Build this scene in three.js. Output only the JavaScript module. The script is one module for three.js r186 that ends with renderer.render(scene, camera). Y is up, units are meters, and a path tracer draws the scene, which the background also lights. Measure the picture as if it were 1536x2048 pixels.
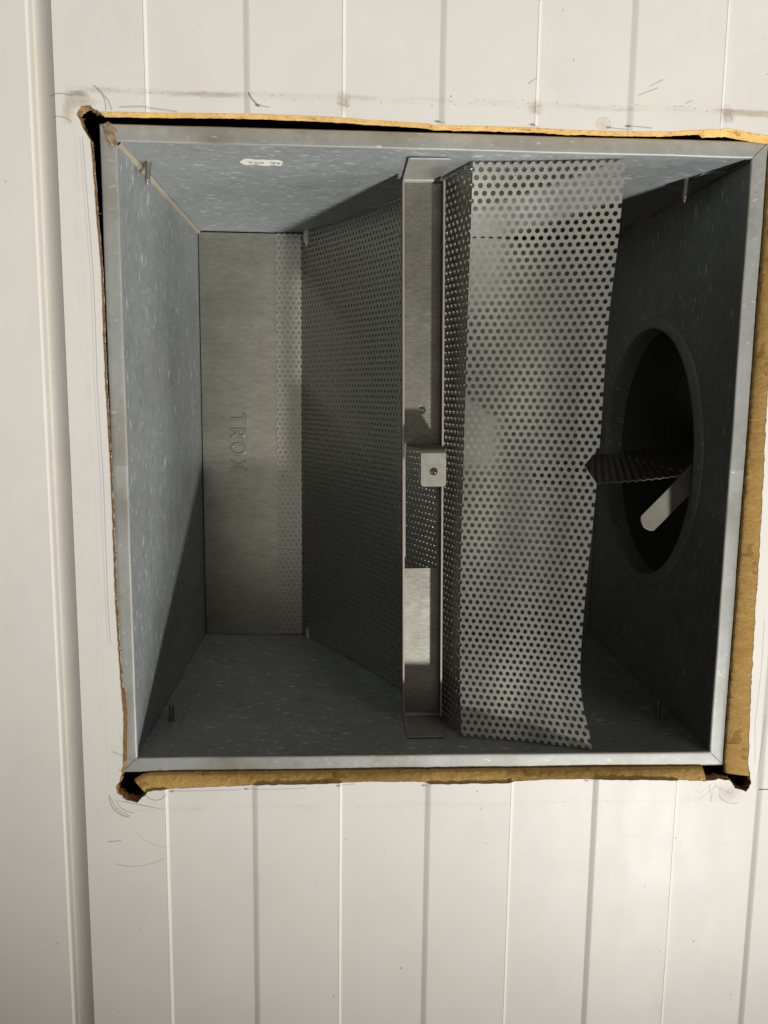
import * as THREE from 'three';
import { mergeGeometries } from 'three/addons/utils/BufferGeometryUtils.js';
import { RoundedBoxGeometry } from 'three/addons/geometries/RoundedBoxGeometry.js';
import { TextGeometry } from 'three/addons/geometries/TextGeometry.js';
import { FontLoader } from 'three/addons/loaders/FontLoader.js';
import { ImprovedNoise } from 'three/addons/math/ImprovedNoise.js';
import { RectAreaLightUniformsLib } from 'three/addons/lights/RectAreaLightUniformsLib.js';

// ------------------------------------------------------------------ camera, light, exposure
// metres; the front face of the sheet-metal rim is z = 0, the box goes back to z = -0.437, the white boards stand at z = 0.02
const scene = new THREE.Scene();
const camera = new THREE.PerspectiveCamera(63.22, 768 / 1024, 0.02, 30);
camera.rotation.order = 'YXZ';
camera.rotation.set(-0.1447, -0.0514, 0.0117);
camera.position.set(-0.0912, 0.0751, 0.8167);
scene.background = new THREE.Color(0, 0, 0);
RectAreaLightUniformsLib.init();
const KEY = new THREE.SpotLight(new THREE.Color(1, 0.983, 0.953), 72, 0, 0.345, 1);
KEY.position.set(1.48, -2.31, 3.3);
KEY.target.position.set(-0.05, 0.85, 0);
KEY.shadow.radius = 6.5;
KEY.castShadow = true;
KEY.shadow.mapSize.set(2048, 2048);
scene.add(KEY, KEY.target);
// added soft fill lights out of view; they stand for no known lamps
function fillLight(x, y, z, w, h, power, color) {
  const l = new THREE.RectAreaLight(color, power, w, h);
  l.position.set(x, y, z); l.lookAt(0, 0, 0); scene.add(l);
}
fillLight(1.5, 2.4, 2.2, 1.2, 1.2, 1.9, new THREE.Color(1, 0.94, 0.83));  // added soft fill from above
fillLight(-0.1, -0.1, 3.5, 2.2, 3.6, 0.45, new THREE.Color(1, 0.96, 0.88));  // added frontal fill, there to be mirrored in the bare metal
fillLight(2.4, -1.3, 0.9, 0.8, 0.8, 17, new THREE.Color(1, 0.965, 0.91));  // added low grazing light, brightens the right-facing board steps
const renderer = new THREE.WebGLRenderer({ antialias: true });
renderer.toneMapping = THREE.LinearToneMapping;
renderer.toneMappingExposure = 1;
renderer.shadowMap.enabled = true;

// ------------------------------------------------------------------ helpers
let seed = 20240611;
const rnd = () => { seed = (seed * 1664525 + 1013904223) >>> 0; return seed / 4294967296; };
const rr = (a, b) => a + (b - a) * rnd();
const noise = new ImprovedNoise();
const N = (x, y = 0, z = 0) => noise.noise(x + 13.7, y + 5.1, z + 2.3);
const V = (x, y, z) => new THREE.Vector3(x, y, z);
const used = {};
const numbered = (n) => { const k = used[n] = (used[n] ?? -1) + 1; return k ? n + '_' + String(k).padStart(3, '0') : n; };
const clean = (g) => {
  g = g.index ? g.toNonIndexed() : g;
  for (const k of Object.keys(g.attributes)) if (!['position', 'normal', 'uv'].includes(k)) g.deleteAttribute(k);
  return g;
};
const join = (list) => list.length === 1 ? clean(list[0]) : mergeGeometries(list.map(clean));
function part(name, geo, mat, parent) {
  const m = new THREE.Mesh(Array.isArray(geo) ? join(geo) : geo, mat);
  m.name = parent === scene ? numbered(name) : name;
  m.castShadow = m.receiveShadow = true;
  parent.add(m);
  return m;
}
function thing(name, label, category, pos = [0, 0, 0], group) {
  const o = new THREE.Group(); o.name = numbered(name); o.position.set(...pos);
  o.userData = { label, category }; if (group) o.userData.group = group;
  scene.add(o); return o;
}
// uv in metres from the two axes that a face lies along
function boxUV(g) {
  g = clean(g);
  const p = g.attributes.position, n = g.attributes.normal, uv = new Float32Array(p.count * 2);
  for (let i = 0; i < p.count; i++) {
    const ax = Math.abs(n.getX(i)), ay = Math.abs(n.getY(i)), az = Math.abs(n.getZ(i));
    const x = p.getX(i), y = p.getY(i), z = p.getZ(i);
    if (az >= ax && az >= ay) { uv[2 * i] = x; uv[2 * i + 1] = y; }
    else if (ax >= ay) { uv[2 * i] = y; uv[2 * i + 1] = z; }
    else { uv[2 * i] = x; uv[2 * i + 1] = z; }
  }
  g.setAttribute('uv', new THREE.BufferAttribute(uv, 2));
  return g;
}
const box = (x0, x1, y0, y1, z0, z1) => boxUV(new THREE.BoxGeometry(x1 - x0, y1 - y0, z1 - z0).translate((x0 + x1) / 2, (y0 + y1) / 2, (z0 + z1) / 2));
const rbox = (x0, x1, y0, y1, z0, z1, r) => boxUV(new RoundedBoxGeometry(x1 - x0, y1 - y0, z1 - z0, 2, r).translate((x0 + x1) / 2, (y0 + y1) / 2, (z0 + z1) / 2));
const shapeOf = (pts) => { const s = new THREE.Shape(); pts.forEach(([x, y], i) => i ? s.lineTo(x, y) : s.moveTo(x, y)); s.closePath(); return s; };
const extrude = (shape, depth, bevel = 0, seg = 16) => new THREE.ExtrudeGeometry(shape, { depth, bevelEnabled: bevel > 0, bevelSize: bevel, bevelThickness: bevel, bevelSegments: 2, curveSegments: seg });
// a skin over a grid of points: rows of equal length
function skin(rows) {
  const R = rows.length, C = rows[0].length, pos = [], uv = [], idx = [];
  rows.forEach((r, i) => r.forEach((p, j) => { pos.push(p.x, p.y, p.z); uv.push(j / (C - 1), i / (R - 1)); }));
  for (let i = 0; i < R - 1; i++) for (let j = 0; j < C - 1; j++) { const a = i * C + j; idx.push(a, a + C, a + 1, a + 1, a + C, a + C + 1); }
  const g = new THREE.BufferGeometry();
  g.setAttribute('position', new THREE.Float32BufferAttribute(pos, 3));
  g.setAttribute('uv', new THREE.Float32BufferAttribute(uv, 2));
  g.setIndex(idx); g.computeVertexNormals();
  return g;
}
function canvasTex(w, h, draw, srgb = true, repeat = true) {
  const c = document.createElement('canvas'); c.width = w; c.height = h;
  draw(c.getContext('2d'), w, h);
  const t = new THREE.CanvasTexture(c);
  if (srgb) t.colorSpace = THREE.SRGBColorSpace;
  t.wrapS = t.wrapT = repeat ? THREE.RepeatWrapping : THREE.ClampToEdgeWrapping;
  t.magFilter = THREE.LinearFilter; t.anisotropy = 8;
  return t;
}
function dataTex(w, h, fn, srgb = true, repeat = true) {
  const d = new Uint8Array(w * h * 4);
  for (let j = 0; j < h; j++) for (let i = 0; i < w; i++) {
    const c = fn(i / w, j / h, i, j), k = (j * w + i) * 4;
    for (let q = 0; q < 3; q++) d[k + q] = Math.max(0, Math.min(255, c[q])); d[k + 3] = 255;
  }
  const t = new THREE.DataTexture(d, w, h);
  if (srgb) t.colorSpace = THREE.SRGBColorSpace;
  t.wrapS = t.wrapT = repeat ? THREE.RepeatWrapping : THREE.ClampToEdgeWrapping;
  t.magFilter = THREE.LinearFilter; t.minFilter = THREE.LinearMipmapLinearFilter; t.generateMipmaps = true; t.needsUpdate = true;
  return t;
}

// ------------------------------------------------------------------ materials
// zinc spangle: sparse pale crystals on a mottled blue-grey ground; one tile is 0.6 m
function spangle(base, fleck, count, smudge, big = 1) {
  return canvasTex(1024, 1024, (c, w, h) => {
    c.fillStyle = `rgb(${base})`; c.fillRect(0, 0, w, h);
    for (let i = 0; i < 900; i++) {                                   // soft mottling
      const r = rr(12, 70), x = rr(0, w), y = rr(0, h), a = rr(0.01, 0.05);
      const g = c.createRadialGradient(x, y, 0, x, y, r);
      const dark = rnd() < 0.5;
      g.addColorStop(0, dark ? `rgba(30,34,36,${a})` : `rgba(235,240,245,${a})`); g.addColorStop(1, 'rgba(128,128,128,0)');
      c.fillStyle = g; c.fillRect(x - r, y - r, 2 * r, 2 * r);
    }
    for (let i = 0; i < 5200; i++) {                                  // faint mosaic of grains
      const x = rr(0, w), y = rr(0, h), s = rr(5, 15), t = rr(0, 6.28), n = 5;
      c.fillStyle = rnd() < 0.5 ? `rgba(60,66,70,${rr(0.01, 0.05)})` : `rgba(${fleck},${rr(0.01, 0.07)})`;
      c.beginPath();
      for (let k = 0; k < n; k++) { const q = t + k / n * 6.283, r = s * rr(0.6, 1.1); k ? c.lineTo(x + r * Math.cos(q), y + r * Math.sin(q)) : c.moveTo(x + r * Math.cos(q), y + r * Math.sin(q)); }
      c.fill();
    }
    for (let i = 0; i < count; i++) {                                 // crystals
      const x = rr(0, w), y = rr(0, h), s = rr(1.5, 5.5) * big * (rnd() < 0.2 ? 1.8 : 1), a = Math.pow(rnd(), 1.8) * 0.85 + 0.05, t = rr(0, 6.28), e = rr(0.25, 0.75);
      c.fillStyle = rnd() < 0.08 ? `rgba(40,44,46,${a * 0.35})` : `rgba(${fleck},${a})`;
      c.beginPath();
      const n = 5 + Math.floor(rnd() * 3), tilt = rr(-0.35, 0.35);
      for (let k = 0; k < n; k++) {
        const q = t + k / n * 6.283, r = s * rr(0.55, 1.2), dx = 1.35 * r * Math.cos(q), dy = 0.75 * r * e * Math.sin(q), px = x + dx - 0.2 * dy, py = y + dy + tilt * dx;
        k ? c.lineTo(px, py) : c.moveTo(px, py);
      }
      c.fill();
    }
    for (let i = 0; i < smudge; i++) {                                // dust and brownish smears
      const x = rr(0, w), y = rr(0, h), r = rr(20, 120), g = c.createRadialGradient(x, y, 0, x, y, r);
      g.addColorStop(0, `rgba(96,84,62,${rr(0.03, 0.15)})`); g.addColorStop(1, 'rgba(96,84,62,0)');
      c.fillStyle = g; c.fillRect(x - r, y - r, 2 * r, 2 * r);
    }
    for (let i = 0; i < 60; i++) {                                    // hair scratches
      c.strokeStyle = `rgba(225,228,230,${rr(0.03, 0.14)})`; c.lineWidth = rr(0.5, 1.1);
      const x = rr(0, w), y = rr(0, h), t = rr(0, 6.28), l = rr(10, 70);
      c.beginPath(); c.moveTo(x, y); c.lineTo(x + l * Math.cos(t), y + l * Math.sin(t)); c.stroke();
    }
  });
}
const metres = (t, tile) => { t.repeat.set(1 / tile, 1 / tile); return t; };
const fineGrain = metres(dataTex(256, 256, () => { const v = 118 + rnd() * 70; return [v, v, v]; }, false), 0.12);
const M = {};
M.galv = new THREE.MeshStandardMaterial({ map: metres(spangle('156,161,162', '234,237,239', 6500, 60, 0.95), 0.6), metalness: 0.2, roughness: 0.5, bumpMap: fineGrain, bumpScale: 0.00003 });
M.galvDark = M.galv.clone(); M.galvDark.color = new THREE.Color(0.8, 0.8, 0.76);   // the duct side, tinted darker
M.galvDull = new THREE.MeshStandardMaterial({ map: metres(dataTex(512, 512, (u, v) => { const a = N(u * 5, v * 7, 1) * 9 + N(u * 24, v * 90, 2) * 9 + N(u * 14, v * 30, 3) * 7 + (rnd() - 0.5) * 26; return [164 + a, 161 + a, 150 + a]; }), 0.3), metalness: 0.95, roughness: 0.34, bumpMap: fineGrain, bumpScale: 0.00004 });
M.rim = new THREE.MeshStandardMaterial({ map: metres(spangle('160,162,158', '225,226,222', 2500, 260, 0.6), 0.6), metalness: 0.2, roughness: 0.48, bumpMap: fineGrain, bumpScale: 0.00005 });
const streak = metres(dataTex(512, 512, (u, v, i, j) => {               // rolled steel: fine grain with faint streaks and oily patches
  const a = N(u * 6, v * 6, 1) * 9 + N(u * 20, v * 40, 2) * 9 + N(u * 18, v * 130, 3) * 13 + (rnd() - 0.5) * 34;
  const w = N(u * 4, v * 4, 9) * 3;
  return [132 + a + w, 130 + a, 121 + a - w];
}), 0.16);
const perfMap = metres(dataTex(512, 512, (u, v) => { const a = N(u * 30, v * 30, 2) * 7 + N(u * 140, v * 60, 3) * 8 + (rnd() - 0.5) * 26; return [174 + a, 173 + a, 164 + a]; }), 0.16);
M.steel = new THREE.MeshStandardMaterial({ map: streak, metalness: 0.94, roughness: 0.44, bumpMap: fineGrain, bumpScale: 0.00005 });
M.perf = new THREE.MeshStandardMaterial({ map: perfMap, metalness: 0.72, roughness: 0.36 });
M.rawEdge = new THREE.MeshStandardMaterial({ color: new THREE.Color(0.33, 0.26, 0.225), metalness: 0.35, roughness: 0.55 });
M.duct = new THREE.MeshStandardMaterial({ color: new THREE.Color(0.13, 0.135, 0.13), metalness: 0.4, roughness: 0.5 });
M.lever = new THREE.MeshStandardMaterial({ map: metres(spangle('150,148,138', '200,200,190', 3000, 200, 0.5), 0.3), metalness: 0.8, color: new THREE.Color(0.85, 0.85, 0.85), roughness: 0.5, bumpMap: fineGrain, bumpScale: 0.00008 });
M.blade = new THREE.MeshStandardMaterial({ map: streak, metalness: 0.92, roughness: 0.35, color: new THREE.Color(1, 0.98, 0.9) });
M.dark = new THREE.MeshStandardMaterial({ color: new THREE.Color(0.11, 0.09, 0.07), metalness: 0.5, roughness: 0.5 });
M.screw = new THREE.MeshStandardMaterial({ color: new THREE.Color(0.2, 0.19, 0.17), metalness: 0.6, roughness: 0.4 });
M.plastic = new THREE.MeshStandardMaterial({ color: new THREE.Color(0.62, 0.6, 0.5), roughness: 0.5 });
M.sealant = new THREE.MeshStandardMaterial({ color: new THREE.Color(0.36, 0.33, 0.25), roughness: 0.75 });
M.grime = new THREE.MeshStandardMaterial({ map: dataTex(128, 128, (u, v) => { const a = N(u * 8, v * 8, 4) * 50 + (rnd() - 0.5) * 26; return [136 + a, 122 + a, 98 + a * 0.9]; }), roughness: 0.9 });

// ------------------------------------------------------------------ the cut outline in the boards (mm), clockwise as seen
const sx = (x) => -0.0912 + (x + 0.0912) * 1.0088, sy = (y) => 0.0751 + (y - 0.0751) * 1.0088;
const mm = (l) => l.map(([x, y]) => [sx(x / 1000), sy(y / 1000)]);
const TOP = mm([[-307, 318], [-242, 319], [-180, 320], [-168, 320], [-95, 319], [-17, 316], [-7, 315], [91, 315], [115, 314], [169, 314], [206, 314.5], [236, 317], [267, 319], [286, 316], [302, 314], [317, 313.5]]);
const RIGHT = mm([[320, 300], [320, 200], [321, 81], [324, -18], [326, -98], [326, -145], [328, -218], [331, -303]]);
const BR = mm([[334, -317], [336, -325], [331, -334], [319, -330], [312, -321], [301, -320]]);
const BOT = mm([[288, -322], [256, -320], [165, -318], [124, -318], [84, -320], [81, -321], [-2, -321], [-6, -319], [-56, -318], [-178, -320], [-265, -323], [-284, -325]]);
const BL = mm([[-286, -328], [-295, -337], [-305, -333], [-313, -327], [-316, -320], [-311, -314]]);
const LEFT = mm([[-308, -295], [-306, -244], [-307, -227], [-309, -169], [-310, -128], [-310, -12], [-312, 77], [-312, 131], [-312, 177], [-314, 224], [-317, 294]]);
const TL = mm([[-324, 306], [-328, 317], [-324, 323], [-316, 323], [-309, 318]]);
function dense(list, step = 0.003, rough = 0.0007, key = 0) {           // the saw's line wanders a little
  const out = [];
  for (let i = 0; i < list.length - 1; i++) {
    const [ax, ay] = list[i], [bx, by] = list[i + 1], L = Math.hypot(bx - ax, by - ay), n = Math.max(1, Math.round(L / step));
    for (let k = 0; k < n; k++) {
      const t = k / n, x = ax + (bx - ax) * t, y = ay + (by - ay) * t, w = (k || i) ? rough * (N(x * 160, y * 160, key) + 0.7 * N(x * 500, y * 500, key)) : 0;
      out.push([x - (by - ay) / L * w, y + (bx - ax) / L * w]);
    }
  }
  out.push(list[list.length - 1]);
  return out;
}
const sides = {
  top: dense([...TOP, RIGHT[0]], 0.003, 0.0004, 1), right: dense([...RIGHT, BR[0]], 0.003, 0.0009, 2), br: dense([...BR, BOT[0]], 0.0015, 0.0009, 3),
  bottom: dense([...BOT, BL[0]], 0.003, 0.0006, 4), bl: dense([...BL, LEFT[0]], 0.0015, 0.0012, 5), left: dense([...LEFT, TL[0]], 0.003, 0.0005, 6), tl: dense([...TL, TOP[0]], 0.0015, 0.0012, 7),
};
const heightAt = (list, x) => {
  for (let i = 0; i < list.length - 1; i++) { const [a, p] = list[i], [b, q] = list[i + 1]; if ((a <= x && x <= b) || (b <= x && x <= a)) return p + (q - p) * (a === b ? 0 : (x - a) / (b - a)); }
  return list[list.length - 1][1];
};

// ------------------------------------------------------------------ wall: white profiled boards around the opening
const WX0 = -0.47, WX1 = 0.47, WY0 = -0.66, WY1 = 0.47;
const paintDraw = (c, w, h) => {
  const X = (x) => (sx(x) - WX0) / (WX1 - WX0) * w, Y = (y) => (WY1 - sy(y)) / (WY1 - WY0) * h, S = w / (WX1 - WX0);
  c.fillStyle = 'rgb(222,218,209)'; c.fillRect(0, 0, w, h);
  for (let i = 0; i < 700; i++) {
    const r = rr(30, 200), x = rr(0, w), y = rr(0, h), a = rr(0.004, 0.022), g = c.createRadialGradient(x, y, 0, x, y, r);
    g.addColorStop(0, rnd() < 0.6 ? `rgba(176,160,128,${a})` : `rgba(255,255,255,${a})`); g.addColorStop(1, 'rgba(200,190,170,0)');
    c.fillStyle = g; c.fillRect(x - r, y - r, 2 * r, 2 * r);
  }
  const stroke = (pts, lw, col) => {
    c.strokeStyle = col; c.lineWidth = lw / 1000 * S; c.lineCap = 'round'; c.beginPath();
    pts.forEach(([x, y], i) => i ? c.lineTo(X(x / 1000), Y(y / 1000)) : c.moveTo(X(x / 1000), Y(y / 1000))); c.stroke();
  };
  const blot = (x, y, rx, ry, col, a) => {
    const cx = X(x / 1000), cy = Y(y / 1000), px = rx / 1000 * S, py = ry / 1000 * S, L = Math.max(1, Math.min(a < 0.12 ? 2 : 4, Math.round(Math.max(px, py) / 2)));
    c.fillStyle = `rgba(${col},${1 - Math.pow(1 - a, 1 / L)})`;
    for (let j = 0; j < L; j++) {
      const k = 1 - j / L, ph = rnd() * 6.28;
      c.beginPath();
      for (let q = 0; q < 18; q++) { const t = q / 18 * Math.PI * 2, w = k * (1 + 0.14 * Math.sin(3 * t + ph) + 0.08 * Math.sin(7 * t + 2 * ph)); q ? c.lineTo(cx + px * w * Math.cos(t), cy + py * w * Math.sin(t)) : c.moveTo(cx + px * w * Math.cos(t), cy + py * w * Math.sin(t)); }
      c.fill();
    }
  };
  // the dusty outline that the old diffuser left, heavier at the upper corners
  const dirtRun = (x0, y0, x1, y1, n, a) => {
    for (let i = 0; i < n; i++) {
      const t = rnd(), x = x0 + (x1 - x0) * t, y = y0 + (y1 - y0) * t, d = 0.4 + 0.6 * Math.max(0, N(x * 0.03, y * 0.03, 8) + 0.5);
      if (Math.abs(x1 - x0) > Math.abs(y1 - y0)) blot(x, y + rr(-2.5, 2.5), rr(4, 22), rr(0.6, 2), '150,138,114', 0.7 * a * d * rr(0.4, 1));
      else blot(x + rr(-2.5, 2.5), y, rr(0.7, 2.2), rr(4, 22), '150,138,114', 0.7 * a * d * rr(0.4, 1));
    }
  };
  dirtRun(-335, 336, 345, 333, 170, 0.13); dirtRun(-335, 336, -180, 335, 50, 0.18); dirtRun(255, 333, 345, 331, 60, 0.2);
  dirtRun(-332, 330, -326, -345, 60, 0.07); dirtRun(-325, -345, 330, -342, 90, 0.09);
  stroke([[-330, 330], [-326, 100], [-322, -330]], 0.5, 'rgba(170,160,150,0.18)');
  for (let i = 0; i < 130; i++) {                                       // specks and nicks along that outline
    const x = rr(-330, 345), y = 335 + rr(-4, 3), l = rr(0.4, 2.6);
    stroke([[x, y], [x + l, y + rr(-0.5, 0.5)]], rr(0.2, 0.6), `rgba(88,74,58,${rr(0.1, 0.5)})`);
  }
  for (let i = 0; i < 70; i++) { const x = rr(-320, 330), y = -344 + rr(-3, 3); stroke([[x, y], [x + rr(0.5, 5), y + rr(-0.4, 0.4)]], rr(0.2, 0.45), `rgba(90,78,70,${rr(0.08, 0.3)})`); }
  for (let i = 0; i < 90; i++) { const x = rr(-430, 380), y = rr(-570, 430); blot(x, y, rr(0.3, 0.9), rr(0.3, 1.1), '90,80,66', rr(0.15, 0.5)); }
  // violet marking-pen lines beside the cut
  for (const [dx, a] of [[4.5, 0.5], [7, 0.28]]) stroke(LEFT.filter((p) => p[1] > -0.2).map(([x, y]) => [x * 1000 - dx + rr(-0.3, 0.3), y * 1000]), 0.5, `rgba(96,88,128,${a})`);
  for (const [x, y, l] of [[-170, 327, 12], [-8, 318, 9], [79, 317, 8], [168, 318.5, 24], [150, 317, 20]]) { stroke([[x, y], [x + l, y - 1.6]], 0.7, 'rgba(84,76,96,0.4)'); blot(x + 2, y, 3, 1.1, '66,60,80', 0.5); }
  for (const [x, y, l] of [[-262, -325.5, 70], [-188, -324, 62], [-95, -321, 18], [-8, -322.5, 8], [160, -319.5, 12]]) { stroke([[x, y], [x + l / 2, y + 0.2], [x + l, y + 0.6]], 0.6, 'rgba(90,84,104,0.35)'); blot(x + 1.5, y, 2.6, 1.1, '66,60,80', 0.5); }
  stroke([[-176, 337], [-173, 332], [-167, 326]], 0.9, 'rgba(74,64,82,0.75)');
  // pencil arcs and slips of the drill around the corner holes
  const arc = (cx, cy, r, a0, a1, lw, col) => { const p = []; for (let k = 0; k <= 14; k++) { const t = (a0 + (a1 - a0) * k / 14) * Math.PI / 180; p.push([cx + r * Math.cos(t), cy + r * Math.sin(t)]); } stroke(p, lw, col); };
  arc(-300, -330, 22, 175, 262, 0.6, 'rgba(96,86,80,0.7)'); arc(-298, -329, 18, 200, 268, 0.5, 'rgba(96,86,80,0.55)'); arc(-296, -326, 25, 190, 255, 0.5, 'rgba(96,86,80,0.6)');
  arc(-262, -340, 45, 215, 268, 0.35, 'rgba(96,86,80,0.35)'); arc(-276, -322, 12, 210, 330, 0.5, 'rgba(80,72,76,0.6)');
  stroke([[-312, -301], [-301, -310]], 0.5, 'rgba(90,80,80,0.55)'); stroke([[-318, -282], [-307, -287]], 0.5, 'rgba(90,80,80,0.5)'); stroke([[-310, -262], [-304, -288]], 0.35, 'rgba(110,100,95,0.4)');
  stroke([[-325, -378], [-312, -377]], 0.5, 'rgba(80,70,60,0.55)'); arc(-300, -345, 60, 252, 300, 0.4, 'rgba(110,100,90,0.55)');
  for (let i = 0; i < 7; i++) stroke([[-318 + i * 5, -333 - i * 1.1], [-303 + i * 6, -336 - i * 1.4]], 0.35, 'rgba(100,92,84,0.4)');
  arc(-322, 322, 20, -8, 60, 0.8, 'rgba(120,110,100,0.6)'); blot(-322, 326, 12, 6, '124,108,80', 0.3); blot(-332, 326, 6, 9, '140,126,100', 0.26); blot(-336, 318, 5, 12, '140,126,100', 0.3); blot(-326, 332, 11, 2.4, '92,78,58', 0.4);
  stroke([[-352, 331], [-340, 332], [-331, 330]], 0.6, 'rgba(104,92,74,0.5)'); stroke([[-350, 313], [-338, 312], [-332, 308]], 0.5, 'rgba(90,78,60,0.6)'); stroke([[-309, 337], [-300, 328], [-297, 320]], 1.3, 'rgba(142,134,124,0.5)');
  stroke([[-290, 322], [-270, 323], [-240, 320]], 1.2, 'rgba(150,142,130,0.5)');
  for (let i = 0; i < 9; i++) stroke([[301 + rr(-14, 22), -324 + rr(-4, 0)], [296 + rr(-16, 24), -336 + rr(-9, 4)]], 0.35, `rgba(86,78,70,${rr(0.3, 0.65)})`);
  arc(318, -330, 17, 205, 290, 0.5, 'rgba(90,80,72,0.55)'); blot(312, -335, 16, 9, '120,108,92', 0.25);
  stroke([[-93, 340], [-88, 333], [-91, 329]], 0.5, 'rgba(104,88,66,0.4)');
  for (const [x, y] of [[83, 331], [262, 330], [-91, 334]]) for (let i = 0; i < 9; i++) stroke([[x + rr(-7, 7), y + rr(-6, 6)], [x + rr(-7, 7), y + rr(-6, 6)]], 0.3, `rgba(98,80,58,${rr(0.25, 0.55)})`);
  blot(84, 332, 8, 6, '140,118,84', 0.3); blot(263, 331, 8, 7, '132,116,88', 0.34); blot(-91, 333, 6, 8, '140,122,92', 0.3);
  arc(147, 319, 6.5, -10, 190, 0.4, 'rgba(168,146,96,0.7)'); blot(147, 319, 7, 6, '196,172,116', 0.4);      // a yellowed drip
  for (const [x, y, u, v] of [[188, 353, 200, 359], [76, 352, 83, 357], [178, 345, 196, 352], [222, 339, 228, 342]]) stroke([[x, y], [u, v]], 0.5, 'rgba(98,84,74,0.55)');
  stroke([[345, -250], [343, -300], [341, -330]], 0.6, 'rgba(110,96,110,0.4)'); stroke([[336, -150], [337, -200], [335, -260], [338, -300]], 0.6, 'rgba(120,104,120,0.45)');
  for (let i = 0; i < 40; i++) { const x = rr(60, 330), y = rr(-470, -350), l = rr(3, 22), t = rr(-0.9, 0.1); stroke([[x, y], [x + l * Math.cos(t), y + l * Math.sin(t)]], 0.3, `rgba(150,140,128,${rr(0.08, 0.25)})`); }
};
const paintMap = canvasTex(2048, 2048, paintDraw, true, false);
const wave = dataTex(512, 512, (u, v) => { const a = 128 + 46 * N(u * 9, v * 11, 1) + 26 * N(u * 34, v * 20, 2) + 14 * N(u * 110, v * 60, 3) + rnd() * 3; return [a, a, a]; }, false, false);
const glossTex = dataTex(512, 512, (u, v) => { const a = 100 + 4 * N(u * 12, v * 9, 6) + 8 * N(u * 60, v * 26, 7) + rnd() * 8; return [a, a, a]; }, false, false);
M.paint = new THREE.MeshPhysicalMaterial({ map: paintMap, roughness: 1, roughnessMap: glossTex, bumpMap: wave, bumpScale: 0.00002, specularIntensity: 0.5 });
const fibre = dataTex(512, 512, (u, v) => {
  const a = N(u * 40, v * 9, 1) * 14 + N(u * 150, v * 40, 2) * 18 + N(u * 9, v * 3, 5) * 12 + (rnd() - 0.5) * 22, d = N(u * 22, v * 10, 7) > 0.5 ? -34 : 0;
  return [238 + a * 0.8 + d, 192 + a * 0.85 + d, 112 + a * 0.7 + d * 0.8];
});
M.core = new THREE.MeshStandardMaterial({ map: fibre, roughness: 0.92, bumpMap: dataTex(256, 256, (u, v) => { const a = 128 + 60 * N(u * 60, v * 16, 3) + (rnd() - 0.5) * 90; return [a, a, a]; }, false), bumpScale: 0.0008 });
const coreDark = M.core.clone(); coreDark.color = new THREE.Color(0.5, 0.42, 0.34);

const wall = new THREE.Group(); wall.name = 'wall';
wall.userData = { kind: 'structure', label: 'off-white grooved board panelling with a square hole roughly sawn through it', category: 'wall panelling' };
scene.add(wall);
const ZB = 0.005, ZR = 0.0152, ZL = 0.0135;                            // board back, raised face, lower face
const G = [-0.2652, -0.178, -0.0904, -0.0026, 0.0852, 0.1709, 0.2579, 0.3445].map(sx);
const BX0 = -0.95, BX1 = 0.4355, BY0 = -1.1, BY1 = 0.95;            // how far the panelling is built
function paintUV(g) {
  g = clean(g);
  const p = g.attributes.position, uv = new Float32Array(p.count * 2);
  for (let i = 0; i < p.count; i++) { uv[2 * i] = (p.getX(i) - WX0) / (WX1 - WX0); uv[2 * i + 1] = (p.getY(i) - WY0) / (WY1 - WY0); }
  g.setAttribute('uv', new THREE.BufferAttribute(uv, 2));
  return g;
}
function slope(x0, z0, x1, z1, ya0, ya1, yb0, yb1) {                    // a rounded step face from x0 to x1; y range at either edge
  const rows = [];
  for (let i = 0; i <= 8; i++) {
    const t = i / 8, s = t * t * (3 - 2 * t), x = x0 + (x1 - x0) * t, z = z0 + (z1 - z0) * (0.5 * s + 0.5 * t);
    rows.push([V(x, ya0 + (yb0 - ya0) * t, z), V(x, ya1 + (yb1 - ya1) * t, z)]);
  }
  return skin(rows);
}
function board(poly, z, slopes = []) {
  const g = [extrude(shapeOf(poly), z - ZB).translate(0, 0, ZB)];
  for (const s of slopes) g.push(slope(...s));
  return part('board', paintUV(join(g)), M.paint, wall);
}
const topY = (x) => heightAt(sides.top, x), botY = (x) => heightAt(sides.bottom, x);
const SW = (r) => r ? 0.0041 : 0.0070;
const step = (x, raisedIsLeft, up) => {
  const w = (raisedIsLeft ? 0.0036 : 0.0072) / 2, z0 = raisedIsLeft ? ZR : ZL - 0.0003, z1 = raisedIsLeft ? ZL - 0.0003 : ZR;
  return up ? [x - w, z0, x + w, z1, topY(x - w), BY1, topY(x + w), BY1] : [x - w, z0, x + w, z1, BY0, botY(x - w), BY0, botY(x + w)];
};
const upSlope = (x, l) => step(x, l, true), downSlope = (x, l) => step(x, l, false);
for (let i = 0; i < 6; i++) {                                          // the six strips that the opening cuts in two
  const raised = i % 2 === 1, a = G[i] + (raised ? 0.0036 : -0.0021), b = G[i + 1] + (raised ? -0.0021 : 0.0036), z = raised ? ZR : ZL;
  const mid = (list, dir) => list.filter(([x]) => x > a + 1e-4 && x < b - 1e-4).sort((p, q) => dir * (p[0] - q[0]));
  board([[a, BY1], [a, topY(a)], ...mid(sides.top, 1), [b, topY(b)], [b, BY1]], z, raised ? [upSlope(G[i], false), upSlope(G[i + 1], true)] : []);
  board([[a, botY(a)], [a, BY0], [b, BY0], [b, botY(b)], ...mid(sides.bottom, -1)], z, raised ? [downSlope(G[i], false), downSlope(G[i + 1], true)] : []);
}
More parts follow.
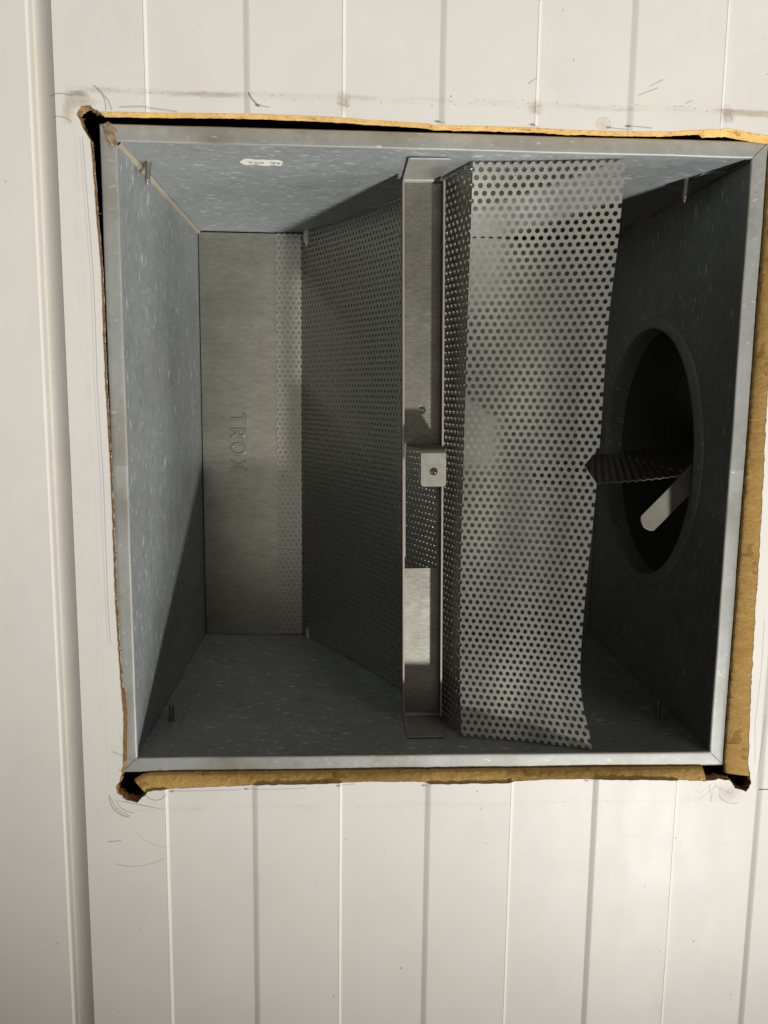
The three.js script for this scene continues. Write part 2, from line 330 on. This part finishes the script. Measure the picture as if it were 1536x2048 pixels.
{ // the strips at either side run past the opening in one piece
  const a = sx(-0.346), b = G[0] - 0.0021;
  const pts = [[b, BY1], [a, BY1], [a, BY0], [b, BY0], [b, botY(b)], ...sides.bottom.filter(([x]) => x < b - 1e-4), ...sides.bl.slice(1), ...sides.left.slice(1), ...sides.tl.slice(1), ...sides.top.slice(1).filter(([x]) => x < b - 1e-4), [b, topY(b)]];
  board(pts, ZR, [upSlope(G[0], true), downSlope(G[0], true)]);
  const c = G[6] - 0.0021, d = G[7] + 0.0036;
  board([[c, BY1], [c, topY(c)], ...sides.top.filter(([x]) => x > c + 1e-4), ...sides.right.slice(1), ...sides.br.slice(1), ...sides.bottom.slice(1).filter(([x]) => x > c + 1e-4), [c, botY(c)], [c, BY0], [d, BY0], [d, BY1]], ZL);
  const e = G[7] + 0.0036;                                              // beyond the next step: two boards that butt end to end
  for (const [y0, y1] of [[BY0, -0.3352], [-0.334, BY1]])
    board([[e, y0], [BX1, y0], [BX1, y1], [e, y1]], ZR, [[G[7] - 0.0036, ZL - 0.0003, G[7] + 0.0036, ZR, y0, y1, y0, y1]]);
  for (let k = 0; k < 5; k++) {                                        // and on, strip by strip
    const x0 = BX1 + k * 0.0878, up = k % 2 === 1;
    board([[x0 + (up ? 0.0036 : -0.0021), BY0], [x0 + 0.0878 + (up ? -0.0021 : 0.0036), BY0], [x0 + 0.0878 + (up ? -0.0021 : 0.0036), BY1], [x0 + (up ? 0.0036 : -0.0021), BY1]], up ? ZR : ZL,
      up ? [[x0 - 0.0036, ZL - 0.0003, x0 + 0.0036, ZR, BY0, BY1, BY0, BY1], [x0 + 0.0857, ZR, x0 + 0.0893, ZL - 0.0003, BY0, BY1, BY0, BY1]] : []);
  }
  // the joint on the other side: a rounded edge, then a deep open groove
  const rows = [];
  const prof = [[-0.3705, 0.0098], [-0.3702, 0.0098], [-0.3698, 0.0096], [-0.3690, 0.0090], [-0.3682, 0.0076], [-0.3677, 0.0040], [-0.3674, -0.0020]];
  for (let k = 0; k <= 14; k++) { const a = k / 14; prof.push([-0.3673 + 0.0211 * a, -0.0024 + 0.0168 * (0.7 * a + 0.3 * a * a)]); }
  for (const p of prof) p[0] = sx(p[0]);
  for (const [x, z] of prof.slice(6)) rows.push([V(x, BY0, z), V(x, BY1, z)]);
  part('joint_groove', paintUV(skin(rows)), M.paint, wall);
  const rows2 = prof.slice(0, 7).map(([x, z]) => [V(x, BY0, z), V(x, BY1, z)]);
  part('board', paintUV(join([skin(rows2), box(BX0, sx(-0.3705), BY0, BY1, 0, 0.0098)])), M.paint, wall);
}
// the sawn faces: brown fibre, ragged towards the inside of the opening
function cutEdge(name, list, back, mat, rough = 0.0009, front = ZL - 0.0003, zBack = 0.0012) {
  const rows = [], K = 9;
  let s = 0;
  const uvs = [];
  list.forEach(([x, y], i) => {
    const p = list[Math.max(0, i - 1)], q = list[Math.min(list.length - 1, i + 1)], L = Math.hypot(q[0] - p[0], q[1] - p[1]) || 1, nx = (q[1] - p[1]) / L, ny = -(q[0] - p[0]) / L;
    s += Math.hypot(x - p[0], y - p[1]) / 2 + 0;
    const row = [];
    for (let k = 0; k < K; k++) {
      const t = k / (K - 1), z = front + (zBack - front) * t;
      const o = 0.0001 + back(t, i / list.length, x, y) + rough * (0.8 + N(x * 220, y * 220, t * 4) + 0.8 * N(x * 700 + 9, y * 700, t * 9)) * (0.35 + 0.65 * Math.min(1, t * 3));
      row.push(V(x + nx * o, y + ny * o, z));
      uvs.push(s / 0.1, t * 0.18);
    }
    rows.push(row);
  });
  const g = skin(rows);
  g.setAttribute('uv', new THREE.Float32BufferAttribute(uvs, 2));
  return part(name, g, mat, wall);
}
function splinters(list, n, len, mat) {                                 // torn fibres hanging off the lip
  const out = [];
  for (let i = 0; i < n; i++) {
    const k = 1 + Math.floor(rnd() * (list.length - 2)), [x, y] = list[k], p = list[k - 1], q = list[k + 1], L = Math.hypot(q[0] - p[0], q[1] - p[1]) || 1;
    const nx = (q[1] - p[1]) / L, ny = -(q[0] - p[0]) / L, tx = (q[0] - p[0]) / L, ty = (q[1] - p[1]) / L, l = len * rr(0.3, 1.2) * (rnd() < 0.12 ? 2 : 1), r = rr(0.0003, 0.0008), a = rr(0.1, 0.9), b = rr(-1, 1);
    const dir = V(nx * a + tx * b, ny * a + ty * b, rr(-0.5, 0.25)).normalize();
    const g = new THREE.ConeGeometry(r, l, 4).translate(0, l / 2, 0).applyQuaternion(new THREE.Quaternion().setFromUnitVectors(V(0, 1, 0), dir));
    out.push(g.translate(x + nx * 0.0003, y + ny * 0.0003, ZL - rr(0.0002, 0.006)));
  }
  part('splinters', out, mat, wall).userData.kind = 'stuff';
}
const early = (t) => { const q = Math.min(1, t * 1.5); return q * (1.3 - 0.3 * q); };
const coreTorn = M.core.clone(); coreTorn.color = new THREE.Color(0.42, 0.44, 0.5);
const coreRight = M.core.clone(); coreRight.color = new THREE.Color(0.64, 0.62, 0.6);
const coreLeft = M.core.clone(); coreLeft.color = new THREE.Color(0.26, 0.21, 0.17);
cutEdge('cut_edge', sides.top, (t, s) => 0.0004 * t + (s > 0.86 ? 0.003 * t : 0), M.core, 0.0004, ZL - 0.0003, 0.001);
cutEdge('cut_edge', sides.right, (t, s, x) => (x - 0.3152) * early(t), coreRight, 0.0007, ZL - 0.0003, -0.0012);
cutEdge('cut_edge', sides.bottom, (t, s, x, y) => Math.max(0, -y - 0.3150) * early(t), M.core, 0.0004, ZL - 0.0003, -0.0012);
cutEdge('cut_edge', sides.left, (t, s) => (s < 0.12 ? 0.0016 : -0.0006) * t, coreLeft, 0.0007, ZL - 0.0003, 0.006);
for (const k of ['tl', 'bl', 'br']) cutEdge('corner_hole', sides[k], (t) => -0.0022 * t, k === 'tl' ? coreTorn : coreDark, 0.0017, ZL - 0.0003, -0.001);

splinters(sides.top, 150, 0.0016, M.core);
splinters(sides.left, 260, 0.0021, coreLeft);
splinters(sides.right, 120, 0.0018, coreRight);
splinters(sides.bottom, 60, 0.0013, M.core);
for (const k of ['tl', 'bl', 'br']) splinters(sides[k], 45, 0.0032, coreDark);

// ------------------------------------------------------------------ the sheet-metal box behind the boards
const plenum = thing('plenum_box', 'open galvanised sheet-metal air box set behind the square hole, spangled grey inside', 'air plenum box');
const H = 0.3, D = 0.437, T = 0.0012;
part('panel', box(-H - T, H + T, H, H + T, -D - 0.004, -0.0005), M.galv, plenum);
part('panel', box(-H - T, H + T, -H - T, -H, -D - 0.004, -0.0005), M.galv, plenum);
part('panel', box(-H - T, -H, -H, H, -D - 0.004, -0.0005), M.galv, plenum);
part('back_panel', join([box(-H + 0.0016, H - 0.001, -H + 0.0008, H - 0.0022, -D - T, -D)]), M.galvDull, plenum);
const font = await new FontLoader().loadAsync('fonts/droid/droid_sans_regular.typeface.json');
{ // maker's letters pressed into the back panel, reading downwards
  let y = 0.0395;
  for (const ch of 'TROX') {
    const g = new TextGeometry(ch, { font, size: 0.0215, depth: 0.0008, curveSegments: 8, bevelEnabled: true, bevelSize: 0.0007, bevelThickness: 0.0011, bevelSegments: 2 });
    g.computeBoundingBox();
    const w = g.boundingBox.max.x - g.boundingBox.min.x;
    g.translate(-g.boundingBox.min.x, 0, 0); g.rotateZ(-Math.PI / 2); g.translate(-0.2565, y, -D + 0.0002);
    part('raised_letter', boxUV(g), M.galvDull, plenum);
    y -= w + 0.0055;
  }
}
{ // side panel with the round duct opening
  const s = shapeOf([[0, -H], [D + 0.004, -H], [D + 0.004, H], [0, H]]);
  const hole = new THREE.Path(); hole.absarc(0.236, 0, 0.157, 0, Math.PI * 2, true); s.holes.push(hole);
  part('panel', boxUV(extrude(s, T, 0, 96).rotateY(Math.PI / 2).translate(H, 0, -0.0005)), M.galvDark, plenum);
  // the shape's x axis now runs to -z
  const collar = new THREE.LatheGeometry([[0.1555, 0.02], [0.1555, 0.003], [0.1558, -0.0035], [0.158, -0.0055], [0.164, -0.0045], [0.1685, -0.003], [0.1705, -0.0022], [0.1708, 0.0002]].map(([r, y]) => new THREE.Vector2(r, y)), 96);
  collar.rotateZ(-Math.PI / 2).translate(H, 0, -0.236);
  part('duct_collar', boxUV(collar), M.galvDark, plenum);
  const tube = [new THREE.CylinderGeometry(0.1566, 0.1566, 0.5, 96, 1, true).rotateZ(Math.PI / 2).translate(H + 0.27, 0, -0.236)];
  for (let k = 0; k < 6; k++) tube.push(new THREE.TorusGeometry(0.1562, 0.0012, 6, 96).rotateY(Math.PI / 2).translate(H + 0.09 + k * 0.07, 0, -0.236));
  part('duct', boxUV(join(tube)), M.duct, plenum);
}
function rimFlange(angle) {                                             // a mitred, slightly rolled flange along one edge
  const prof = [[-0.0012, -0.004], [-0.0014, -0.0012], [-0.0008, -0.0001], [0.0006, 0.0004], [0.004, 0.0002], [0.009, 0.0003], [0.0132, 0.0001], [0.0144, -0.0008], [0.0146, -0.003]];
  const rows = prof.map(([o, z]) => { const r = []; for (let k = 0; k <= 60; k++) { const t = k / 60 * 2 - 1, s = t * (H + o - 0.0003), w = 0.0004 * N(s * 18 + angle, o * 40, 3); r.push(V(s, H + o + w, z + 0.0005 * N(s * 14, angle * 3, 9))); } return r; });
  const g = clean(skin(rows.reverse())).rotateZ(angle);
  return boxUV(g);
}
for (let k = 0; k < 4; k++) part('rim_flange', rimFlange(k * Math.PI / 2), M.rim, plenum);
function bead(x, y, z0, z1, r, sx, key) {                               // hand-run sealant in a corner
  const rows = [], n = 70;
  for (let i = 0; i <= n; i++) {
    const z = z0 + (z1 - z0) * i / n, row = [], rad = r * (1 + 0.28 * N(i * 0.21, key) + 0.16 * N(i * 0.7, key, 4));
    for (let k = 0; k <= 10; k++) { const a = k / 10 * Math.PI * 2; row.push(V(x + sx * rad * 0.9 * Math.cos(a), y + rad * 0.9 * Math.sin(a), z)); }
    rows.push(row);
  }
  return skin(rows);
}
part('sealant_bead', bead(-0.2988, 0.2988, 0.0005, -0.436, 0.0036, 1, 1), M.sealant, plenum).userData.label = 'beige sealant bead run along a corner seam';
part('sealant_bead', bead(0.2993, 0.2993, -0.004, -0.43, 0.0026, 1, 5), M.grime, plenum);
{ // caked dirt over the rim's corner
  const g = new THREE.SphereGeometry(1, 28, 18), p = g.attributes.position;
  for (let i = 0; i < p.count; i++) { const x = p.getX(i), y = p.getY(i), z = p.getZ(i), k = 1 + 0.35 * N(x * 2.5, y * 2.5, z * 2.5) + 0.15 * N(x * 8, y * 8, z * 8); p.setXYZ(i, x * k * 0.0056, y * k * 0.0105 - x * 0.003, z * k * 0.0004); }
  g.computeVertexNormals(); g.translate(-0.3045, 0.3035, 0.0003);
  part('dirt_crust', g, M.grime, plenum);
}
function tab(pts, y, under) {                                           // lapped seam tabs of thin sheet
  const g = extrude(shapeOf(pts.map(([x, z]) => [x / 1000, -z / 1000])), 0.0016).rotateX(-Math.PI / 2);
  return part('seam_tab', boxUV(g.translate(0, y - (under ? 0.0016 : 0), 0)), M.galv, plenum);
}
tab([[-299, -436], [-272, -436], [-271, -404], [-287, -400], [-299, -400]], -H, false);
tab([[-299, -331], [-273, -333], [-271, -306], [-285, -299], [-299, -299]], -H, false);
tab([[-299, -238], [-271, -234], [-273, -72], [-290, -57], [-299, -57]], -H, false);
tab([[299, -240], [269, -235], [276, -60], [284, -52], [299, -52]], H, true);

// ------------------------------------------------------------------ perforated plate: bent sheet with staggered round holes
const P = 0.0081, ROW = P * Math.sqrt(3) / 2, RAD = 0.00245, NROW = 85;
const catmull = new THREE.CatmullRomCurve3([V(-0.151, 0, -0.4355), V(-0.086, 0, -0.327), V(-0.022, 0, -0.204), V(0.0185, 0, -0.114), V(0.038, 0, -0.060)], false, 'centripetal');
const LEN1 = catmull.getLength();
const YT = 0.2985;
const EDGE = [[-300, 177, -3], [-290, 175, -8], [-276, 171, -18], [-248, 165, -24], [-221, 162, -22], [-193, 161, -18], [-139, 162, -16], [-86, 165, -16], [-39, 168, -16], [28, 170, -16], [68, 171, -16], [118, 171, -16], [167, 174, -17], [225, 180, -20], [300, 181, -14]];
const FOLD = [[-300, 41, -43], [-285, 41, -50], [-263, 40.5, -57], [-206, 39, -60], [-94, 37.5, -61], [14, 38, -61], [118, 38, -60], [219, 38, -54], [270, 37, -44], [300, 35.5, -33]];
const edgeX = EDGE.map(([y, x]) => [y, x]), edgeZ = EDGE.map(([y, , z]) => [y, z]), foldX = FOLD.map(([y, x]) => [y, x]), foldZ = FOLD.map(([y, , z]) => [y, z]);
const table = (l, y) => { y *= 1000; if (y <= l[0][0]) return l[0][1] / 1000; for (let i = 0; i < l.length - 1; i++) if (y <= l[i + 1][0]) { let t = (y - l[i][0]) / (l[i + 1][0] - l[i][0]); return (l[i][1] + (l[i + 1][1] - l[i][1]) * t) / 1000; } return l[l.length - 1][1] / 1000; };
const soft = (l, y) => { let a = 0; for (let k = -3; k <= 3; k++) a += table(l, y + k * 0.009); return a / 7; };
const foldAt = (y) => V(soft(foldX, y), y, soft(foldZ, y));
const LEN2 = 0.143;
const surf = {
  flange: (u, y) => V(-0.151 - u, y, -0.4352),
  leg: (u, y) => { const p = catmull.getPointAt(Math.min(1, Math.max(0, u / LEN1))); p.y = y; p.x += -y * 0.012 * Math.max(0, 1 - Math.abs(p.z + 0.11) / 0.05); const w = Math.max(0, Math.min(1, (p.z + 0.112) / 0.052)), q = foldAt(y); p.x += (q.x - 0.038) * w; p.z += (q.z + 0.06) * w * w; return p; },
  wing: (u, y) => { const t = u / LEN2, a = foldAt(y), b = V(soft(edgeX, y), y, soft(edgeZ, y)), p = a.clone().lerp(b, t), bow = Math.sin(Math.PI * t) * 0.004; p.z -= bow * 0.6; p.x += bow * 0.3; p.z += Math.sin(Math.PI * Math.min(1, t * 1.2)) * (0.0035 * N(u * 14, y * 7, 3) - 0.0022 * Math.exp(-((y - 0.17) ** 2) / 0.003 - ((t - 0.45) ** 2) / 0.08)); return p; },
};
function perforated(fn, u0, u1, uMax, uShift, TH = 0.0012) {
  const pos = [], nor = [], uv = [], A = V(), B = V();
  const nrm = (u, y) => { const e = 0.0006; A.subVectors(fn(u + e, y), fn(u - e, y)); B.subVectors(fn(u, y + e), fn(u, y - e)); return A.clone().cross(B).normalize(); };
  const put = (p, n, u, y) => { pos.push(p.x, p.y, p.z); nor.push(n.x, n.y, n.z); uv.push(u, y); };
  const s = P / Math.sqrt(3);
  for (let r = 0; r <= NROW + 1; r++) {
    const yc = YT - r * ROW;
    const n0 = Math.floor((u0 - uShift) / P) - 1, n1 = Math.ceil((u1 - uShift) / P) + 1;
    for (let c = n0; c <= n1; c++) {
      const uc = uShift + (c + (r & 1 ? 0.5 : 0)) * P;
      if (uc < u0 - P * 0.6 || uc > u1 + P * 0.6) continue;
      const o = [], h = [];
      for (let k = 0; k < 12; k++) {
        const a = (k * 30 + 90) * Math.PI / 180, R = k % 2 ? s * Math.sqrt(3) / 2 : s;
        for (const [l, rad] of [[o, R], [h, RAD]]) {
          const y = Math.max(-YT, Math.min(YT, yc + rad * Math.sin(a))), hi = uMax(y), u = uc + rad * Math.cos(a);
          l.push({ u: Math.max(u0, Math.min(hi, u)), y, at: u >= hi - 1e-9 });
        }
      }
      if (o.every((q) => Math.abs(q.u - o[0].u) < 1e-7) || o.every((q) => Math.abs(q.y - o[0].y) < 1e-7)) continue;
      const n = nrm(Math.min(uMax(yc), Math.max(u0, uc)), Math.max(-YT, Math.min(YT, yc)));
      for (const l of [o, h]) for (const q of l) { q.p = fn(q.u, q.y); q.n = nrm(q.u, q.y); q.f = q.p.clone().addScaledVector(q.n, TH / 2); q.b = q.p.clone().addScaledVector(q.n, -TH / 2); }
      const ctr = fn(uc, yc);
      for (let k = 0; k < 12; k++) {
        const a = o[k], b = o[(k + 1) % 12], x = h[k], y = h[(k + 1) % 12];
        for (const [q, w, e] of [[x, a, b], [x, b, y]]) {
          if ((w.u - q.u) * (e.y - q.y) - (e.u - q.u) * (w.y - q.y) < 1e-12 && (w.u - q.u) * (e.y - q.y) - (e.u - q.u) * (w.y - q.y) > -1e-12) continue;
          for (const m of [q, w, e]) put(m.f, m.n, m.u, m.y);
          for (const m of [q, e, w]) put(m.b, m.n.clone().negate(), m.u, m.y);
        }
        if (Math.abs(x.u - y.u) + Math.abs(x.y - y.y) > 1e-7 && !(x.at && y.at)) {
          const i1 = ctr.clone().sub(x.p).normalize(), i2 = ctr.clone().sub(y.p).normalize();
          put(x.f, i1, x.u, x.y); put(y.f, i2, y.u, y.y); put(y.b, i2, y.u, y.y);
          put(x.f, i1, x.u, x.y); put(y.b, i2, y.u, y.y); put(x.b, i1, x.u, x.y);
        }
        if (a.at && b.at && !(x.at && y.at)) {                          // the sheared outer edge
          const e = A.subVectors(fn(a.u + 0.0004, a.y), fn(a.u - 0.0004, a.y)).normalize().clone();
          put(a.f, e, a.u, a.y); put(a.b, e, a.u, a.y); put(b.b, e, b.u, b.y);
          put(a.f, e, a.u, a.y); put(b.b, e, b.u, b.y); put(b.f, e, b.u, b.y);
        }
      }
    }
  }
  const g = new THREE.BufferGeometry();
  g.setAttribute('position', new THREE.Float32BufferAttribute(pos, 3));
  g.setAttribute('normal', new THREE.Float32BufferAttribute(nor, 3));
  g.setAttribute('uv', new THREE.Float32BufferAttribute(uv, 2));
  return g;
}
const plate = thing('perforated_plate', 'bent grey perforated steel plate with a bowed free edge standing inside the air box', 'perforated plate');
part('mounting_flange', perforated(surf.flange, 0, 0.037, () => 0.037, 0.004), M.perf, plate);
part('inner_leaf', perforated(surf.leg, 0, LEN1, () => LEN1, 0.004, 0.0017), M.perf, plate);
part('outer_leaf', perforated(surf.wing, 0, LEN2, (y) => LEN2 - Math.max(0, 0.0145 - 0.8 * Math.abs(y - 0.002)), 0.004), M.perf, plate);

// ------------------------------------------------------------------ upright channel bar with its bent tongue
const bar = thing('channel_bar', 'upright steel channel bar with a bent tongue, in front of the perforated plate', 'support bar', [-0.003, 0, 0]);
bar.rotation.z = 0.0152;
{
  const W = 0.0222, ZW = -0.106, ZF = -0.083, t = 0.0018, HB = 0.2982;
  const s = shapeOf([[-W + t, -HB], [W - t, -HB], [W - t, HB], [-W + t, HB]]);
  const cut = new THREE.Path([[-0.0175, 0.0155], [0.0178, 0.0155], [0.0178, -0.124], [-0.0195, -0.124], [-0.0195, -0.112], [-0.0175, -0.110]].map(([x, y]) => new THREE.Vector2(x, y)));
  const pin = new THREE.Path(); pin.absarc(0.0005, 0.0545, 0.0047, 0, Math.PI * 2, true);
  s.holes.push(cut, pin);
  part('web', boxUV(extrude(s, t - 0.0006, 0.0003, 24).translate(0, 0, ZW - t + 0.0003)), M.steel, bar);
  for (const k of [-1, 1]) {
    const x = k * (W - t / 2);
    const f = part('side_flange', join([rbox(x - t / 2, x + t / 2, -HB + 0.006, HB - 0.006, ZW - t, ZF, 0.0005)]), M.steel, bar);
    part('cut_rim', rbox(x - t / 2 - 0.00015, x + t / 2 + 0.00015, -HB + 0.0065, HB - 0.0065, ZF - 0.0004, ZF + 0.0003, 0.0002), M.rawEdge, f);
    const y = k * HB, zf = k > 0 ? -0.027 : -0.043;
    part('foot', join([rbox(-W + 0.0015, W - 0.0015, y - 0.001, y + 0.001, ZW - 0.001, zf, 0.0006), boxUV(new THREE.CylinderGeometry(0.0034, 0.0034, 2 * W - 0.004, 16).rotateZ(Math.PI / 2).scale(1, 0.75, 1).translate(0, y - k * 0.0015, ZW + 0.0012)), boxUV(new THREE.CylinderGeometry(0.0011, 0.0011, 2 * W - 0.006, 10).rotateZ(Math.PI / 2).translate(0, y, zf))]), M.rim, bar);
  }
  // tongue: a shelf bent out of the web, then turned down
  const rows = [], path = [[0.0158, ZW + 0.0002, -0.0158, 0.0205], [0.0168, ZW + 0.006, -0.0155, 0.0205], [0.0172, ZW + 0.02, -0.0115, 0.0204], [0.0172, ZW + 0.04, -0.0072, 0.0203], [0.0170, -0.0525, -0.0060, 0.0202], [0.0160, -0.0485, -0.0058, 0.0202], [0.0138, -0.0461, -0.0058, 0.0202], [0.0112, -0.0452, -0.0058, 0.0202]];
  for (const [y, z, a, b] of path) { const r = []; for (let k = 0; k <= 6; k++) r.push(V(a + (b - a) * k / 6, y, z)); rows.push(r); }
  const under = rows.map((r, i) => r.map((p) => { const q = p.clone(); const f = Math.min(1, Math.max(0, (i - 3) / 4)); q.y -= 0.0018 * (1 - f); q.z -= 0.0018 * f; return q; }));
  const band = (j) => skin(rows.map((r, i) => [r[j], under[i][j]]));
  const hang = new THREE.Shape(), x0 = -0.0058, x1 = 0.0202, y1 = 0.0112, y0 = -0.0232, q = 0.0032;
  hang.moveTo(x0, y1); hang.lineTo(x0, y0 + q); hang.quadraticCurveTo(x0, y0, x0 + q, y0); hang.lineTo(x1 - q, y0); hang.quadraticCurveTo(x1, y0, x1, y0 + q); hang.lineTo(x1, y1);
  const eye = new THREE.Path(); eye.absarc(0.0072, -0.0075, 0.0043, 0, Math.PI * 2, true); hang.holes.push(eye);
  const tongue = part('tongue', boxUV(join([skin(rows), skin([...under].reverse()), band(0), band(6), extrude(hang, 0.0012, 0.0003, 24).translate(0, 0, -0.0467)])), M.lever, bar);
  tongue.userData.label = 'bent pale steel tongue with a round bolt hole';
}

// ------------------------------------------------------------------ damper in the duct
const damper = thing('duct_damper', 'dark ribbed damper blade lying across the round duct opening, with a flat steel lever', 'duct damper', [0.3, -0.012, -0.236]);
{
  const blade = new THREE.Group(); // measured flat, then tilted about the shaft
  const rows = [], under = [], n = 120, R = 0.15, ca = Math.cos(0.29), sa = Math.sin(0.29);
  for (let i = 0; i <= n; i++) {
    const a = -R + 2 * R * i / n, half = Math.sqrt(Math.max(0, R * R - a * a)), row = [], low = [];
    for (let k = 0; k <= 16; k++) {
      const b = half * (k / 8 - 1), x = a * ca - b * sa, z = b * ca + a * sa, y = 0.0009 * Math.sin(a / 0.0083 * Math.PI * 2) + 0.155 * x;
      row.push(V(x, y, z)); low.push(V(x, y - 0.0009, z));
    }
    rows.push(row); under.push(low);
  }
  const rimA = skin(rows.map((r, i) => [r[16], under[i][16]])), rimB = skin(rows.map((r, i) => [under[i][0], r[0]]));
  part('blade', boxUV(join([skin(rows), skin([...under].reverse()), rimA, rimB])), M.blade, damper);
  const len = 0.077, s = new THREE.Shape();
  s.moveTo(-0.011, 0.008); s.lineTo(-0.011, -len + 0.005); s.quadraticCurveTo(-0.010, -len, 0, -len - 0.002); s.quadraticCurveTo(0.010, -len, 0.011, -len + 0.005); s.lineTo(0.011, 0.002); s.quadraticCurveTo(0.009, 0.009, 0.002, 0.010); s.closePath();
  const g = extrude(s, 0.0014, 0.0003).rotateX(-0.12).rotateZ(-0.80).translate(-0.0015, -0.004, 0.150);
  part('lever', boxUV(g), M.lever, damper);
  part('shaft', boxUV(new THREE.CylinderGeometry(0.004, 0.004, 0.31, 16).rotateX(Math.PI / 2).translate(0, -0.004, 0)), M.galv, damper);
}

// ------------------------------------------------------------------ small things
const threadProfile = [[0, 0.024], [0.0008, 0.0225], [0.0017, 0.0195]];
for (let k = 0; k < 8; k++) { const y = 0.0188 - k * 0.0023; threadProfile.push([0.0012, y], [0.0026, y - 0.0011]); }
threadProfile.push([0.0017, -0.001]);
const screwGeo = boxUV(new THREE.LatheGeometry(threadProfile.map(([r, y]) => [r * 1.35, y]).map(([r, y]) => new THREE.Vector2(r, y)), 14));
for (const [pos, tilt, up, label] of [
  [[-0.2865, 0.3, -0.071], 0.08, false, 'small dark screw tip poking down through the box top beside the beige sealant bead'],
  [[0.2705, 0.2991, -0.085], 0.05, false, 'rusty screw tip poking down through the box top above the round duct opening'],
  [[-0.2825, -0.2991, -0.093], 0, true, 'dark screw tip standing up from the box floor on the lapped seam tab'],
  [[0.278, -0.3, -0.092], 0.03, true, 'black screw tip standing up from the box floor below the round duct opening'],
]) {
  const m = part('screw', screwGeo, M.screw, scene);
  m.position.set(...pos); m.rotation.set(up ? 0 : Math.PI, 0, tilt);
  m.userData = { label, category: 'screw', group: 'screw tips through the box sheets' };
}
const pinGeo = new THREE.LatheGeometry([[0, 0.022], [0.0022, 0.0215], [0.0042, 0.0165], [0.0058, 0.0105], [0.006, 0.009], [0.006, 0]].map(([r, y]) => new THREE.Vector2(r, y)), 20);
for (const [y, flip, label] of [[0.2998, true, 'white plastic pin hanging at the upper end of the perforated plate fold'], [-0.2998, false, 'white plastic pin standing at the lower end of the perforated plate fold']]) {
  const m = part('plastic_pin', pinGeo, M.plastic, scene);
  m.position.set(flip ? -0.1415 : -0.139, y, -0.4225); m.rotation.x = flip ? Math.PI : 0;
  m.userData = { label, category: 'plastic pin', group: 'white pins holding the perforated plate' };
}
{ // paper sticker on the upper panel, printed upside down to the viewer
  const pts = [];
  const edge = [[0, 6], [4, 2], [9, 1.2], [14, 2.2], [19, 1], [25, 1.6], [31, 0.8], [37, 0], [40, 4], [43, 11], [41, 17], [38, 22], [33, 20], [27, 17.5], [22, 21.5], [16, 23], [11, 19], [6, 21], [2, 20]];
  edge.forEach(([a, b]) => pts.push([a / 1000, b / 1000]));
  const c = new THREE.SplineCurve(pts.map(([a, b]) => new THREE.Vector2(a, b)).concat([new THREE.Vector2(pts[0][0], pts[0][1])]));
  const g = new THREE.ExtrudeGeometry(new THREE.Shape(c.getPoints(90)), { depth: 0.0003, bevelEnabled: false });
  const p = g.attributes.position, uv = [];
  for (let i = 0; i < p.count; i++) uv.push(p.getX(i) / 0.044, p.getY(i) / 0.025);
  g.setAttribute('uv', new THREE.Float32BufferAttribute(uv, 2));
  const tex = canvasTex(440, 250, (k, w, h) => { k.fillStyle = 'rgb(236,232,222)'; k.fillRect(0, 0, w, h); k.fillStyle = 'rgb(92,86,80)'; k.font = 'bold 92px monospace'; k.textAlign = 'center'; k.fillText('AK 052', w * 0.42, h * 0.66); }, true, false);
  const m = part('sticker', g, new THREE.MeshStandardMaterial({ map: tex, roughness: 0.8 }), scene);
  // local x -> -x, local y -> -z, local z -> -y : the face looks down
  m.matrixAutoUpdate = true;
  m.quaternion.setFromRotationMatrix(new THREE.Matrix4().makeBasis(V(-1, 0, 0), V(0, 0, -1), V(0, -1, 0)));
  m.position.set(-0.1515, 0.2999, -0.052);
  m.userData = { label: 'small white paper sticker with wavy torn edges and printed code on the box top', category: 'sticker' };
}
renderer.render(scene, camera);
